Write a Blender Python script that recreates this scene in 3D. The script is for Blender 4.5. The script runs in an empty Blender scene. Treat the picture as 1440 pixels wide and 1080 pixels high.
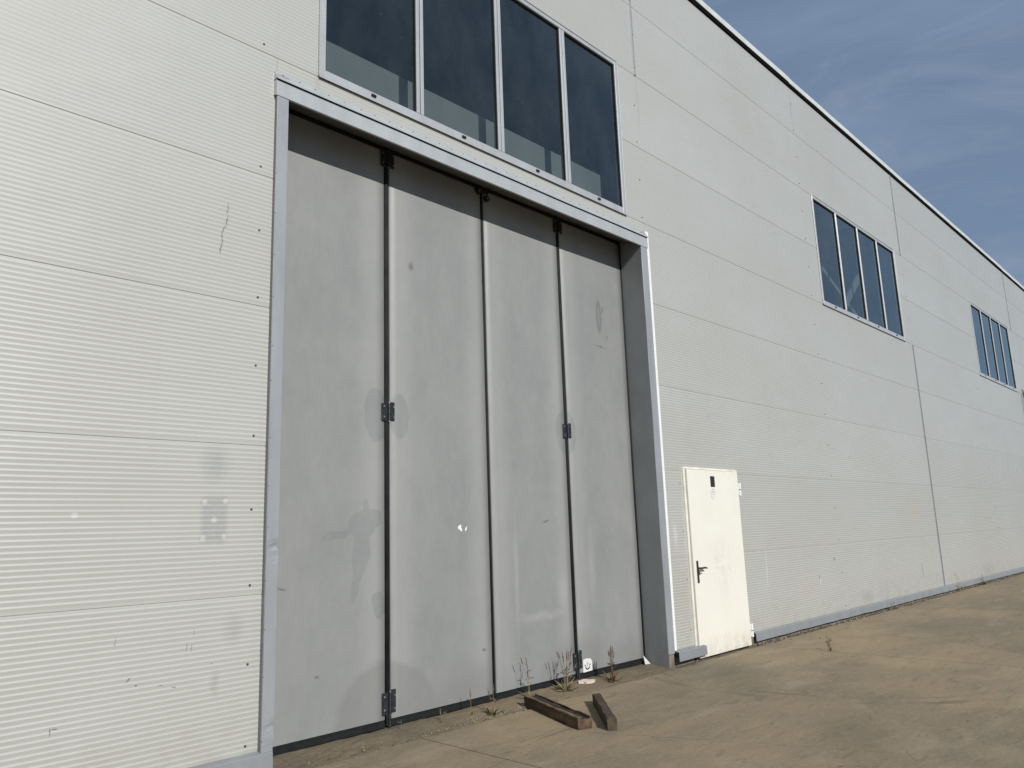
import bpy, math, random
from mathutils import Vector, Matrix, noise
random.seed(7)
S = bpy.context.scene
COL = S.collection
rad = math.radians
Z0 = 0.14          # height of the lowest panel seam above the yard

# ------------------------------------------------------------------ camera
cam = bpy.data.cameras.new('camera'); co = bpy.data.objects.new('camera', cam); COL.objects.link(co)
R_ = Vector((0.69627, -0.71698, -0.03289)); F_ = Vector((0.70852, 0.68025, 0.18792))
yaw, pit, rol = 0.805820329, 0.189044738, -0.0335005593
F_ = Vector((math.sin(yaw)*math.cos(pit), math.cos(yaw)*math.cos(pit), math.sin(pit)))
Rr = Vector((math.cos(yaw), -math.sin(yaw), 0)); Ur = Rr.cross(F_)
R_ = math.cos(rol)*Rr + math.sin(rol)*Ur; U_ = -math.sin(rol)*Rr + math.cos(rol)*Ur
m = Matrix((R_, U_, -F_)).transposed().to_4x4()
m.translation = (0, -4.9553, 1.3585 + Z0)
co.matrix_world = m
cam.sensor_width = 36; cam.sensor_fit = 'HORIZONTAL'; cam.lens = 1085.64/1440*36
cam.clip_start = 0.05; cam.clip_end = 3000
S.camera = co

# ------------------------------------------------------------------ sky, sun, exposure
SUN_EL, SUN_AZ = 31.3, 195.0           # azimuth clockwise from +Y
w = bpy.data.worlds.new('World'); S.world = w; w.use_nodes = True
nt = w.node_tree; nt.nodes.clear()
out = nt.nodes.new('ShaderNodeOutputWorld'); bg = nt.nodes.new('ShaderNodeBackground')
sky = nt.nodes.new('ShaderNodeTexSky'); sky.sky_type = 'NISHITA'; sky.sun_disc = False
sky.sun_elevation = rad(SUN_EL); sky.sun_rotation = rad(SUN_AZ); sky.air_density = 1.0; sky.dust_density = 0.3; sky.ozone_density = 2.0
tc = nt.nodes.new('ShaderNodeTexCoord'); mp = nt.nodes.new('ShaderNodeMapping'); mp.inputs['Scale'].default_value = (1.6, 1.6, 6.5)
mp.inputs['Rotation'].default_value = (0.22, -0.16, 0.5)
nz = nt.nodes.new('ShaderNodeTexNoise'); nz.inputs['Scale'].default_value = 1.5; nz.inputs['Detail'].default_value = 6; nz.inputs['Roughness'].default_value = 0.55; nz.inputs['Distortion'].default_value = 0.5
rp = nt.nodes.new('ShaderNodeMapRange'); rp.inputs['From Min'].default_value = 0.42; rp.inputs['From Max'].default_value = 0.72; rp.inputs['To Min'].default_value = 0.66; rp.inputs['To Max'].default_value = 0.97
mx = nt.nodes.new('ShaderNodeMix'); mx.data_type = 'RGBA'; mx.inputs['B'].default_value = (3.0, 4.12, 6.0, 1)
nt.links.new(tc.outputs['Generated'], mp.inputs['Vector']); nt.links.new(mp.outputs[0], nz.inputs['Vector']); nt.links.new(nz.outputs['Fac'], rp.inputs['Value'])
nt.links.new(rp.outputs[0], mx.inputs['Factor']); nt.links.new(sky.outputs[0], mx.inputs['A']); 
mp2 = nt.nodes.new('ShaderNodeMapping'); mp2.inputs['Scale'].default_value = (2.2, 3.4, 9.0); mp2.inputs['Rotation'].default_value = (0.15, 0.30, 1.1)
nz2 = nt.nodes.new('ShaderNodeTexNoise'); nz2.inputs['Scale'].default_value = 1.3; nz2.inputs['Detail'].default_value = 9; nz2.inputs['Roughness'].default_value = 0.62; nz2.inputs['Distortion'].default_value = 0.8
rp2 = nt.nodes.new('ShaderNodeMapRange'); rp2.inputs['From Min'].default_value = 0.46; rp2.inputs['From Max'].default_value = 0.78; rp2.inputs['To Max'].default_value = 0.38
mx2 = nt.nodes.new('ShaderNodeMix'); mx2.data_type = 'RGBA'; mx2.inputs['B'].default_value = (5.6, 6.4, 7.6, 1)
nt.links.new(tc.outputs['Generated'], mp2.inputs['Vector']); nt.links.new(mp2.outputs[0], nz2.inputs['Vector']); nt.links.new(nz2.outputs['Fac'], rp2.inputs['Value'])
nt.links.new(rp2.outputs[0], mx2.inputs['Factor']); nt.links.new(mx.outputs['Result'], mx2.inputs['A']); nt.links.new(mx2.outputs['Result'], bg.inputs['Color'])
nt.links.new(bg.outputs[0], out.inputs[0])
bg.inputs['Strength'].default_value = 0.07
sl = bpy.data.lights.new('sun', 'SUN'); so = bpy.data.objects.new('sun', sl); COL.objects.link(so)
sl.energy = 4.2; sl.angle = rad(0.53); sl.color = (1.0, 0.965, 0.915)
sd = Vector((math.sin(rad(SUN_AZ))*math.cos(rad(SUN_EL)), math.cos(rad(SUN_AZ))*math.cos(rad(SUN_EL)), math.sin(rad(SUN_EL))))
so.rotation_euler = sd.to_track_quat('Z', 'Y').to_euler(); so.location = (-5, -20, 15)
S.view_settings.view_transform = 'Standard'; S.view_settings.look = 'None'; S.view_settings.gamma = 1; S.view_settings.use_curve_mapping = False
S.view_settings.exposure = 0.0
S.render.engine = 'CYCLES'; S.cycles.max_bounces = 8; S.cycles.transparent_max_bounces = 12

# ------------------------------------------------------------------ material helpers
class NT:
    """small wrapper that keeps node wiring short"""
    def __init__(s, name):
        s.m = bpy.data.materials.new(name); s.m.use_nodes = True; s.t = s.m.node_tree
        s.b = s.t.nodes['Principled BSDF']; s.out = s.t.nodes['Material Output']
        s.geo = s.t.nodes.new('ShaderNodeNewGeometry')
    def n(s, typ, **kw):
        o = s.t.nodes.new(typ)
        for k, v in kw.items(): setattr(o, k, v)
        return o
    def put(s, sock, v):
        if hasattr(v, 'is_linked') or hasattr(v, 'links'): s.t.links.new(v, sock)
        else:
            if isinstance(v, tuple) and len(v) == 3 and sock.type == 'RGBA': v = v + (1,)
            sock.default_value = v
    def pos(s): return s.geo.outputs['Position']
    def math(s, op, a, b=0.0, c=0.0, clamp=False):
        o = s.n('ShaderNodeMath', operation=op, use_clamp=clamp)
        s.put(o.inputs[0], a); s.put(o.inputs[1], b); s.put(o.inputs[2], c); return o.outputs[0]
    def map(s, scale=(1, 1, 1), loc=(0, 0, 0), vec=None, rot=(0, 0, 0)):
        o = s.n('ShaderNodeMapping'); s.put(o.inputs[0], vec or s.pos())
        o.inputs['Scale'].default_value = scale; o.inputs['Location'].default_value = loc; o.inputs['Rotation'].default_value = rot
        return o.outputs[0]
    def noise(s, vec, scale, detail=4, rough=0.55, dist=0.0):
        o = s.n('ShaderNodeTexNoise'); s.put(o.inputs['Vector'], vec)
        o.inputs['Scale'].default_value = scale; o.inputs['Detail'].default_value = detail; o.inputs['Roughness'].default_value = rough; o.inputs['Distortion'].default_value = dist
        return o.outputs['Fac']
    def noisec(s, vec, scale, detail=3):
        o = s.n('ShaderNodeTexNoise'); s.put(o.inputs['Vector'], vec); o.inputs['Scale'].default_value = scale; o.inputs['Detail'].default_value = detail
        return o.outputs['Color']
    def rng(s, v, a, b, c=0.0, d=1.0, smooth=False):
        o = s.n('ShaderNodeMapRange'); s.put(o.inputs['Value'], v)
        if smooth: o.interpolation_type = 'SMOOTHSTEP'
        for k, x in zip(('From Min', 'From Max', 'To Min', 'To Max'), (a, b, c, d)): o.inputs[k].default_value = x
        return o.outputs[0]
    def mix(s, f, a, b, mode='MIX'):
        o = s.n('ShaderNodeMix', data_type='RGBA', blend_type=mode); s.put(o.inputs['Factor'], f); s.put(o.inputs['A'], a); s.put(o.inputs['B'], b)
        return o.outputs['Result']
    def bump(s, h, strength, dist):
        o = s.n('ShaderNodeBump'); s.put(o.inputs['Height'], h); o.inputs['Strength'].default_value = strength; o.inputs['Distance'].default_value = dist
        s.t.links.new(o.outputs[0], s.b.inputs['Normal']); return o
    def warped(s, amount, scale):
        c = s.noisec(s.pos(), scale)
        v = s.n('ShaderNodeVectorMath', operation='MULTIPLY_ADD'); s.put(v.inputs[0], c); v.inputs[1].default_value = (amount,)*3; 
        sh = s.n('ShaderNodeVectorMath', operation='SUBTRACT'); s.put(sh.inputs[0], s.pos()); sh.inputs[1].default_value = (amount/2,)*3
        s.put(v.inputs[2], sh.outputs[0]); return v.outputs[0]
    def ell(s, vec, cx, cz, rx, rz, soft=0.15, rot=0.0, y=None):
        """soft-edged ellipse mark in the wall plane (metres); with y set it lies in the ground plane"""
        sub = s.n('ShaderNodeVectorMath', operation='SUBTRACT'); s.put(sub.inputs[0], vec)
        if y is None: sub.inputs[1].default_value = (cx, 0, cz + Z0)
        else: sub.inputs[1].default_value = (cx, y, 0)
        mpn = s.n('ShaderNodeMapping'); mpn.vector_type = 'TEXTURE'; s.put(mpn.inputs[0], sub.outputs[0])
        if y is None: mpn.inputs['Rotation'].default_value = (0, rot, 0); mpn.inputs['Scale'].default_value = (rx, 1e4, rz)
        else: mpn.inputs['Rotation'].default_value = (0, 0, rot); mpn.inputs['Scale'].default_value = (rx, rz, 1e4)
        ln = s.n('ShaderNodeVectorMath', operation='LENGTH'); s.put(ln.inputs[0], mpn.outputs[0])
        return s.rng(ln.outputs['Value'], 1.0, 1.0 - soft, 0, 1)
    def boxm(s, vec, cx, cz, rx, rz, soft):
        sub = s.n('ShaderNodeVectorMath', operation='SUBTRACT'); s.put(sub.inputs[0], vec); sub.inputs[1].default_value = (cx, 0, cz + Z0)
        sp = s.n('ShaderNodeSeparateXYZ'); s.put(sp.inputs[0], sub.outputs[0])
        a = s.rng(s.math('ABSOLUTE', sp.outputs['X']), rx, rx-soft); c = s.rng(s.math('ABSOLUTE', sp.outputs['Z']), rz, rz-soft)
        return s.math('MULTIPLY', a, c)
    def mx(s, *vals):
        r = vals[0]
        for v in vals[1:]: r = s.math('MAXIMUM', r, v)
        return r
    def done(s, col=None, rough=0.5, metal=0.0, spec=0.5):
        if col is not None: s.put(s.b.inputs['Base Color'], col)
        s.put(s.b.inputs['Roughness'], rough); s.put(s.b.inputs['Metallic'], metal); s.put(s.b.inputs['Specular IOR Level'], spec)
        return s.m

def simple(name, col, rough=0.5, metal=0.0, var=0.08, scale=8.0, spec=0.5):
    n = NT(name); f = n.noise(n.pos(), scale, 5)
    a = tuple(c*(1-var) for c in col); b = tuple(min(1, c*(1+var)) for c in col)
    f2 = n.rng(f, 0.3, 0.7)
    r = n.rng(f, 0.3, 0.7, max(0.05, rough-0.08), min(1, rough+0.08))
    return n.done(n.mix(f2, a, b), r, metal, spec)

def panel_mat():
    n = NT('painted_sheet_panel'); P = n.pos()
    oi = n.n('ShaderNodeObjectInfo')
    base = n.mix(oi.outputs['Random'], (0.416, 0.424, 0.398), (0.438, 0.446, 0.418))
    big = n.noise(n.map((0.5, 1, 0.9)), 0.8, 5)
    base = n.mix(n.rng(big, 0.35, 0.7), base, (0.396, 0.396, 0.360))
    st = n.noise(n.map((7, 1, 0.22)), 1.0, 5, 0.6)
    base = n.mix(n.rng(st, 0.56, 0.8, 0, 0.22), base, (0.36, 0.345, 0.30))
    # rising splash dirt at the foot of the wall
    sx = n.n('ShaderNodeSeparateXYZ'); n.put(sx.inputs[0], P)
    foot = n.math('MULTIPLY', n.rng(sx.outputs['Z'], 0.14, 0.55, 1, 0), n.rng(n.noise(P, 5, 6, 0.65), 0.42, 0.75, 0, 0.55), clamp=True)
    base = n.mix(foot, base, (0.30, 0.265, 0.21))
    wv = n.warped(0.10, 6.0); wf = n.warped(0.03, 30)
    # grimy patches by the door jamb
    g = n.mx(n.boxm(wf, 2.315, 1.50, 0.10, 0.165, 0.03), n.ell(wv, 2.31, 1.86, 0.14, 0.17, 0.8), *[n.ell(wf, cx, cz, .034, .034, .5) for cx, cz in [(2.247, 1.614), (2.387, 1.619), (2.314, 1.499), (2.243, 1.383), (2.386, 1.388)]])
    grain = n.rng(n.noise(P, 40, 4), 0.3, 0.65)
    base = n.mix(n.math('MULTIPLY', n.math('MULTIPLY', g, 0.62), n.math('ADD', n.math('MULTIPLY', grain, 0.4), 0.6)), base, (0.27, 0.28, 0.275))
    g2 = n.mx(n.ell(wv, 2.47, 0.80, 0.09, 0.13, 0.9), n.ell(wv, 2.36, 0.48, 0.04, 0.12, 0.8), n.ell(wv, 13.4, 0.12, 0.35, 0.14, 0.9), n.ell(wv, 21.0, 0.12, 0.6, 0.2, 0.9))
    base = n.mix(n.math('MULTIPLY', g2, 0.4), base, (0.27, 0.265, 0.25))
    # thin scratches and chips
    sc = []
    for (cx, cz, rx, rz, rot) in [(1.745, 0.80, .0025, .035, .12), (2.215, .80, .003, .03, .1), (2.17, .72, .003, .04, .05), (2.20, .71, .003, .03, .1), (1.83, .58, .022, .006, -.7), (1.88, .545, .008, .008, 0), (1.46, .38, .02, .005, .1), (1.435, .37, .003, .03, 0), (2.10, .50, .02, .004, .2), (2.02, .52, .02, .004, 0), (2.335, .60, .004, .006, 0),
                                  (2.325, 3.66, .006, .05, .02), (2.322, 3.57, .006, .06, .12), (2.300, 3.50, .006, .05, .35), (2.292, 3.42, .0065, .07, -.03), (2.285, 3.35, .007, .04, .2), (16.3, .36, .02, .17, -.05), (11.6, .55, .015, .04, 0), (12.2, .78, .025, .03, 0)]:
        sc.append(n.ell(wf, cx, cz, rx, rz, 0.5, rot))
    base = n.mix(n.math('MULTIPLY', n.mx(*sc), 0.85), base, (0.13, 0.125, 0.115))
    wd_ = n.warped(.008, 40)
    pale = [n.ell(wd_, cx, cz, .021, .021, .35) for cx, cz in [(2.247, 1.614), (2.387, 1.619), (2.314, 1.499), (2.243, 1.383), (2.386, 1.388), (1.482, 1.535)]]
    pale += [n.ell(wv, 9.95, .75, .02, .33, .6, .06), n.ell(wf, 11.63, .50, .03, .05, .5), n.ell(wv, 7.78, 1.25, .05, .18, .9), n.ell(wf, 7.66, 4.40, .01, .06, .6)]
    base = n.mix(n.math('MULTIPLY', n.mx(*pale), 0.5), base, (0.62, 0.62, 0.60))
    # water stains below the window ends and faint rust bloom
    stn = n.mx(n.ell(wv, 3.04, 4.9, .035, .16, .8), n.ell(wv, 12.43, 8.5, .05, .55, .9), n.ell(wv, 7.62, 6.6, .03, .5, .95))
    base = n.mix(n.math('MULTIPLY', stn, 0.4), base, (0.30, 0.28, 0.245))
    rust = n.mx(n.ell(wv, 11.15, .42, .35, .22, .9), n.ell(wv, 16.2, 1.5, .4, .3, .9))
    base = n.mix(n.math('MULTIPLY', rust, 0.22), base, (0.50, 0.36, 0.30))
    spk = n.rng(n.noise(P, 65, 2), 0.735, 0.77)
    base = n.mix(n.math('MULTIPLY', spk, 0.35), base, (0.25, 0.24, 0.22))
    wav = n.noise(n.map((0.9, 1, 1.6)), 1.1, 2)
    n.b.inputs['Coat Weight'].default_value = 0.8; n.b.inputs['Coat Roughness'].default_value = 0.36; n.b.inputs['Coat IOR'].default_value = 1.6
    n.bump(wav, 0.25, 0.05)
    return n.done(base, n.rng(big, 0.3, 0.7, 0.38, 0.44), 0, 1.0)

def leaf_mat():
    n = NT('grey_door_sheet'); P = n.pos()
    big = n.noise(n.map((1.2, 1, 0.7)), 1.0, 6, 0.6)
    base = n.mix(n.rng(big, 0.3, 0.72), (0.212, 0.222, 0.221), (0.252, 0.259, 0.254))
    fin = n.noise(n.map((22, 1, 4)), 1.0, 6, 0.7)
    base = n.mix(n.rng(fin, 0.35, 0.75, 0, 0.16), base, (0.31, 0.312, 0.30))
    mo = n.noise(n.map((1, 1, .8)), 7, 8, 0.72)
    base = n.mix(n.rng(mo, 0.42, 0.68, 0, 0.17), base, (0.325, 0.33, 0.318))
    mo2 = n.noise(n.map((1, 1, .7), loc=(3, 0, 6)), 2.2, 7, 0.68)
    base = n.mix(n.rng(mo2, 0.48, 0.72, 0, 0.28), base, (0.172, 0.182, 0.182))
    # paler bands beside the leaf edges, fading inwards
    sx = n.n('ShaderNodeSeparateXYZ'); n.put(sx.inputs[0], n.warped(0.08, 2.5)); X = sx.outputs['X']
    ed = []
    for e in (3.93, 5.115, 6.285):
        dd = n.math('ABSOLUTE', n.math('SUBTRACT', X, e))
        ed.append(n.math('MULTIPLY', n.rng(dd, 0.0, 0.045, 0, 1), n.rng(dd, 0.13, 0.36, 1, 0, True)))
    base = n.mix(n.math('MULTIPLY', n.mx(*ed), 0.34), base, (0.345, 0.35, 0.338))
    wv = n.warped(0.13, 4.0); wf = n.warped(0.04, 14)
    # handled, oily patches around the hinges and streaks
    ws = n.warped(0.10, 6.5)
    oil = n.mx(n.ell(ws, 3.83, 2.36, .13, .24, .06), n.ell(ws, 4.06, 2.37, .11, .2, .06), n.ell(ws, 6.28, 2.38, .17, .25, .08),
               n.ell(ws, 3.68, 1.45, .125, .12, .06), n.ell(ws, 3.78, 1.50, .10, .085, .06), n.ell(ws, 3.72, 1.56, .035, .09, .06), n.ell(ws, 3.665, 1.24, .085, .22, .06, .06), n.ell(ws, 3.62, 1.04, .045, .20, .08, .08),
               n.ell(ws, 3.42, 1.37, .115, .038, .1, -.2), n.ell(ws, 3.53, 1.41, .09, .022, .2, -.3), n.ell(ws, 3.845, .83, .06, .11, .06))
    base = n.mix(n.math('MULTIPLY', n.math('MULTIPLY', oil, n.rng(n.noise(P, 6, 5, .6), .3, .6, .65, 1)), 0.40), base, (0.160, 0.175, 0.178))
    wet = n.mx(n.ell(wv, 3.95, -.12, .55, .52, .12), n.ell(wv, 4.75, -.2, .75, .55, .5), n.ell(wv, 6.3, -.1, .6, .5, .4), n.ell(wv, 7.1, -.1, .5, .35, .5))
    base = n.mix(n.math('MULTIPLY', wet, 0.5), base, (0.175, 0.178, 0.170))
    blade = n.math('SUBTRACT', n.ell(wf, 6.965, 3.78, .06, .22, .3), n.math('MULTIPLY', n.ell(wf, 6.965, 3.78, .04, .17, .4), .55))
    cross = n.mx(n.ell(wf, 6.96, 3.42, .14, .008, .5, .03), n.ell(wf, 6.97, 3.42, .012, .03, .5), n.ell(wf, 7.04, 3.88, .018, .05, .5), n.ell(wf, 7.10, 3.55, .014, .03, .5),
                 n.ell(wf, 5.0, .32, .03, .02, .5), n.ell(wf, 3.28, .35, .02, .014, .5), n.ell(wf, 2.98, 1.0, .06, .012, .6, .2), n.ell(wf, 4.20, 3.75, .04, .05, .6), n.ell(wf, 5.9, 1.45, .07, .012, .6, -.2))
    base = n.mix(n.math('MULTIPLY', n.mx(blade, cross), 0.8), base, (0.13, 0.132, 0.13))
    pale = n.mx(n.ell(wf, 5.45, .95, .04, .8, .9), n.ell(wf, 6.12, .75, .1, .25, .9), n.ell(wf, 6.6, 1.0, .08, .5, .9), n.ell(wv, 5.8, .55, .5, .06, .9))
    base = n.mix(n.math('MULTIPLY', pale, 0.3), base, (0.40, 0.40, 0.385))
    wq = n.warped(.05, 22); white = n.mx(n.ell(wq, 4.735, 1.408, .026, .026, .25, .5), n.ell(wq, 4.750, 1.392, .016, .018, .3, 0), n.ell(wq, 4.812, 1.395, .010, .026, .3, .2))
    base = n.mix(white, base, (0.8, 0.8, 0.78))
    spk = n.rng(n.noise(P, 50, 2), 0.72, 0.76)
    base = n.mix(n.math('MULTIPLY', spk, 0.35), base, (0.13, 0.13, 0.13))
    n.bump(n.noise(n.map((1.4, 1, 0.8)), 1.3, 3), 0.3, 0.05)
    return n.done(base, n.rng(big, 0.3, 0.7, 0.42, 0.56), 0, 0.45)

def concrete_mat(name, dark=1.0, marks=True):
    n = NT(name); P = n.pos()
    a = n.noise(n.map((0.30, 0.42, 1)), 1.0, 7, 0.6, 0.4)
    b = n.noise(n.map((1.0, 2.2, 1), rot=(0, 0, 0.5)), 1.0, 7, 0.65, 0.7)
    c = n.noise(P, 26, 6, 0.7)
    k = lambda t: tuple(x*dark for x in t)
    base = n.mix(n.rng(a, 0.36, 0.66, 0, 1, True), k((0.168, 0.137, 0.092)), k((0.272, 0.206, 0.122)))
    base = n.mix(n.rng(b, 0.46, 0.72, 0, 0.6), base, k((0.145, 0.124, 0.092)))
    pal = n.noise(n.map((0.7, 1.6, 1), loc=(3, 1, 0), rot=(0, 0, -0.35)), 1.2, 6, 0.62, 0.5)
    base = n.mix(n.rng(pal, 0.53, 0.75, 0, 0.55), base, k((0.36, 0.30, 0.21)))
    base = n.mix(n.rng(c, 0.35, 0.7, 0, 0.34), base, k((0.34, 0.295, 0.22)))
    base = n.mix(n.rng(n.noise(P, 60, 4), 0.60, 0.70, 0, 0.6), base, k((0.09, 0.078, 0.058)))
    base = n.mix(n.rng(n.noise(n.map((1, 1, 1), loc=(9, 4, 2)), 14, 4), 0.70, 0.76, 0, 0.55), base, k((0.10, 0.085, 0.06)))
    # trowel streaks, pitting and crumbly blotches
    tr_ = n.noise(n.map((2.2, 9.0, 1), rot=(0, 0, 0.75)), 1.0, 8, 0.7, 0.6)
    base = n.mix(n.rng(tr_, 0.54, 0.70, 0, 0.55), base, k((0.115, 0.096, 0.068)))
    tl_ = n.noise(n.map((3.0, 8.0, 1), loc=(5, 2, 0), rot=(0, 0, 0.6)), 1.3, 8, 0.7, 0.4)
    base = n.mix(n.rng(tl_, 0.56, 0.72, 0, 0.5), base, k((0.36, 0.295, 0.195)))
    pit = n.noise(n.map((1, 1.4, 1), loc=(2, 7, 1)), 17, 6, 0.75)
    pit = n.math('MULTIPLY', pit, n.rng(n.noise(n.map((1, 1, 1), loc=(4, 4, 4)), 1.1, 5, .65), .38, .62, .78, 1.03))
    base = n.mix(n.rng(pit, 0.575, 0.66, 0, 0.6), base, k((0.085, 0.07, 0.048)))
    h = n.math('ADD', n.math('MULTIPLY', c, 0.5), n.noise(P, 120, 3))
    if marks:
        wv = n.warped(0.35, 1.6); wf = n.warped(0.12, 9.0)
        # hairline cracks: two families of wandering lines, broken up by noise
        sep = n.n('ShaderNodeSeparateXYZ'); n.put(sep.inputs[0], wv)
        sf = n.n('ShaderNodeSeparateXYZ'); n.put(sf.inputs[0], wf)
        def line(ax, ay, c0, wdt, lo, hi, along):
            d = n.math('ADD', n.math('ADD', n.math('MULTIPLY', sf.outputs['X'], ax), n.math('MULTIPLY', sf.outputs['Y'], ay)), -c0)
            l = n.rng(n.math('ABSOLUTE', d), wdt*0.4, wdt, 1, 0)
            t = sep.outputs[along]
            return n.math('MULTIPLY', l, n.math('MULTIPLY', n.rng(t, lo, lo+0.2), n.rng(t, hi-0.2, hi, 1, 0)))
        cr = n.mx(line(0.93, 0.37, 4.1, .006, -3.2, -0.9, 'Y'), line(0.55, -0.83, 5.6, .006, 4.4, 6.6, 'X'), line(.75, .66, 5.2, .006, 6.2, 8.5, 'X'), line(0.98, -0.2, 12.6, .01, -3, -0.3, 'Y'))
        cr = n.math('MULTIPLY', cr, n.rng(n.noise(P, 3.0, 4), 0.42, 0.56))
        base = n.mix(n.math('MULTIPLY', cr, 0.75), base, k((0.06, 0.05, 0.038)))
        # tyre arc and damp patches with their own outline
        arc = n.n('ShaderNodeVectorMath', operation='DISTANCE'); n.put(arc.inputs[0], wf); arc.inputs[1].default_value = (8.9, -1.2, 0)
        ring = n.mx(n.rng(n.math('ABSOLUTE', n.math('SUBTRACT', arc.outputs['Value'], 2.25)), 0.02, 0.06, 1, 0), n.rng(n.math('ABSOLUTE', n.math('SUBTRACT', arc.outputs['Value'], 2.05)), 0.02, 0.05, 1, 0))
        ring = n.math('MULTIPLY', ring, n.rng(n.noise(P, 1.6, 4), 0.5, 0.66, 0, .5))
        base = n.mix(ring, base, k((0.10, 0.085, 0.062)))
        pat = n.mx(n.ell(wv, 11.5, 0, 1.6, .55, .8, .2, y=-1.5), n.ell(wv, 8.4, 0, 1.1, .5, .8, .5, y=-1.5), n.ell(wv, 16.0, 0, 3.0, .5, .8, .1, y=-2.0), n.ell(wv, 7.4, 0, 1.0, .4, .8, .6, y=-.8), n.ell(wv, 5.9, 0, .9, .35, .8, .6, y=-2.6))
        base = n.mix(n.math('MULTIPLY', pat, n.rng(b, 0.3, 0.6, 0.1, 0.42)), base, k((0.120, 0.106, 0.080)))
    n.bump(h, 0.35, 0.006)
    return n.done(base, n.rng(a, 0.3, 0.7, 0.75, 0.92), 0, 0.25)

def glass_mat():
    n = NT('window_glass'); t = n.t
    tr = n.n('ShaderNodeBsdfTransparent'); tr.inputs[0].default_value = (0.47, 0.535, 0.56, 1)
    gl = n.n('ShaderNodeBsdfGlossy'); gl.inputs['Roughness'].default_value = 0.015; gl.inputs['Color'].default_value = (0.80, 0.96, 1, 1)
    fr = n.n('ShaderNodeFresnel'); fr.inputs['IOR'].default_value = 1.52
    f = n.math('MULTIPLY', fr.outputs[0], 1.75, clamp=True)
    wv = n.noise(n.map((1, 1, .6)), 0.8, 2); bm = n.n('ShaderNodeBump'); n.put(bm.inputs['Height'], wv); bm.inputs['Strength'].default_value = .06; bm.inputs['Distance'].default_value = .02
    t.links.new(bm.outputs[0], gl.inputs['Normal'])
    mxs = n.n('ShaderNodeMixShader'); n.put(mxs.inputs[0], f); t.links.new(tr.outputs[0], mxs.inputs[1]); t.links.new(gl.outputs[0], mxs.inputs[2])
    df = n.n('ShaderNodeBsdfDiffuse'); df.inputs[0].default_value = (0.30, 0.36, 0.385, 1)
    film = n.rng(n.noise(n.map((1.2, 1, 0.6)), 2.0, 6, .65), 0.35, 0.75, 0.010, 0.06)
    spk = n.math('MULTIPLY', n.rng(n.noise(n.pos(), 38, 2), 0.70, 0.76), 0.16)
    scr = n.math('MULTIPLY', n.rng(n.noise(n.map((16, 1, 4), rot=(0, .5, 0)), 1, 5, .6), 0.68, 0.76), 0.10)
    d = n.math('ADD', film, n.math('ADD', spk, scr))
    m2 = n.n('ShaderNodeMixShader'); n.put(m2.inputs[0], d); t.links.new(mxs.outputs[0], m2.inputs[1]); t.links.new(df.outputs[0], m2.inputs[2])
    t.links.new(m2.outputs[0], n.out.inputs[0]); return n.m

def trim_mat(name, col, rough=0.42, metal=0.35):
    n = NT(name)
    a = n.noise(n.map((3, 3, 0.8)), 1.5, 6, 0.6); b = n.noise(n.pos(), 30, 5, .65)
    base = n.mix(n.rng(a, 0.35, 0.7), tuple(c*.9 for c in col), tuple(min(1, c*1.08) for c in col))
    base = n.mix(n.rng(b, 0.58, 0.75, 0, .4), base, tuple(c*.62 for c in col))
    n.bump(n.noise(n.pos(), 5, 3), 0.25, 0.01)
    return n.done(base, n.rng(b, 0.3, 0.7, rough-.07, rough+.1), metal, 0.5)

def wood_mat(name, a, b, c, axis):
    n = NT(name); tc2 = n.n('ShaderNodeTexCoord'); o = tc2.outputs['Object']
    g = n.noise(n.map((1.6, 34, 34), vec=o), 1.0, 6, 0.65, .6)
    base = n.mix(n.rng(g, 0.3, 0.7), a, b)
    p = n.noise(n.map((3, 9, 9), vec=o, loc=(axis, 0, 0)), 1.3, 6, .65)
    base = n.mix(n.rng(p, 0.52, 0.72, 0, .8), base, c)
    cr = n.rng(n.noise(n.map((2.2, 60, 60), vec=o), 1, 3), 0.62, 0.70)
    base = n.mix(n.math('MULTIPLY', cr, .8), base, (0.018, 0.012, 0.009))
    n.bump(n.math('SUBTRACT', g, cr), 0.7, 0.008)
    return n.done(base, 0.82, 0, .25)

def cream_mat():
    n = NT('cream_door_paint'); P = n.pos()
    base = n.mix(n.rng(n.noise(P, 2.2, 5), 0.3, 0.7), (0.70, 0.69, 0.615), (0.73, 0.72, 0.65))
    wv = n.warped(.15, 5)
    dirt = n.mx(n.ell(wv, 8.78, .82, .22, .40, .95), n.ell(wv, 8.6, .92, .1, .18, .95))
    base = n.mix(n.math('MULTIPLY', dirt, n.rng(n.noise(P, 14, 6, .7), .42, .66, 0, .5)), base, (.46, .42, .34))
    sx = n.n('ShaderNodeSeparateXYZ'); n.put(sx.inputs[0], P)
    foot = n.math('MULTIPLY', n.rng(sx.outputs['Z'], 0.0, 0.26, 1, 0), n.rng(n.noise(n.map((4, 1, 3)), 2, 6, .7), .40, .70, 0, .75), clamp=True)
    base = n.mix(foot, base, (.35, .28, .17))
    top = n.math('MULTIPLY', n.rng(sx.outputs['Z'], 2.05, 2.19, 0, 1), n.rng(n.noise(n.map((6, 1, 3)), 2, 5), .5, .7, 0, .6))
    base = n.mix(top, base, (.62, .47, .28))
    base = n.mix(n.rng(n.noise(P, 45, 3), .71, .75, 0, .6), base, (.30, .26, .19))
    n.bump(n.noise(P, 3, 3), .2, .015)
    return n.done(base, .38, 0, .5)

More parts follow.
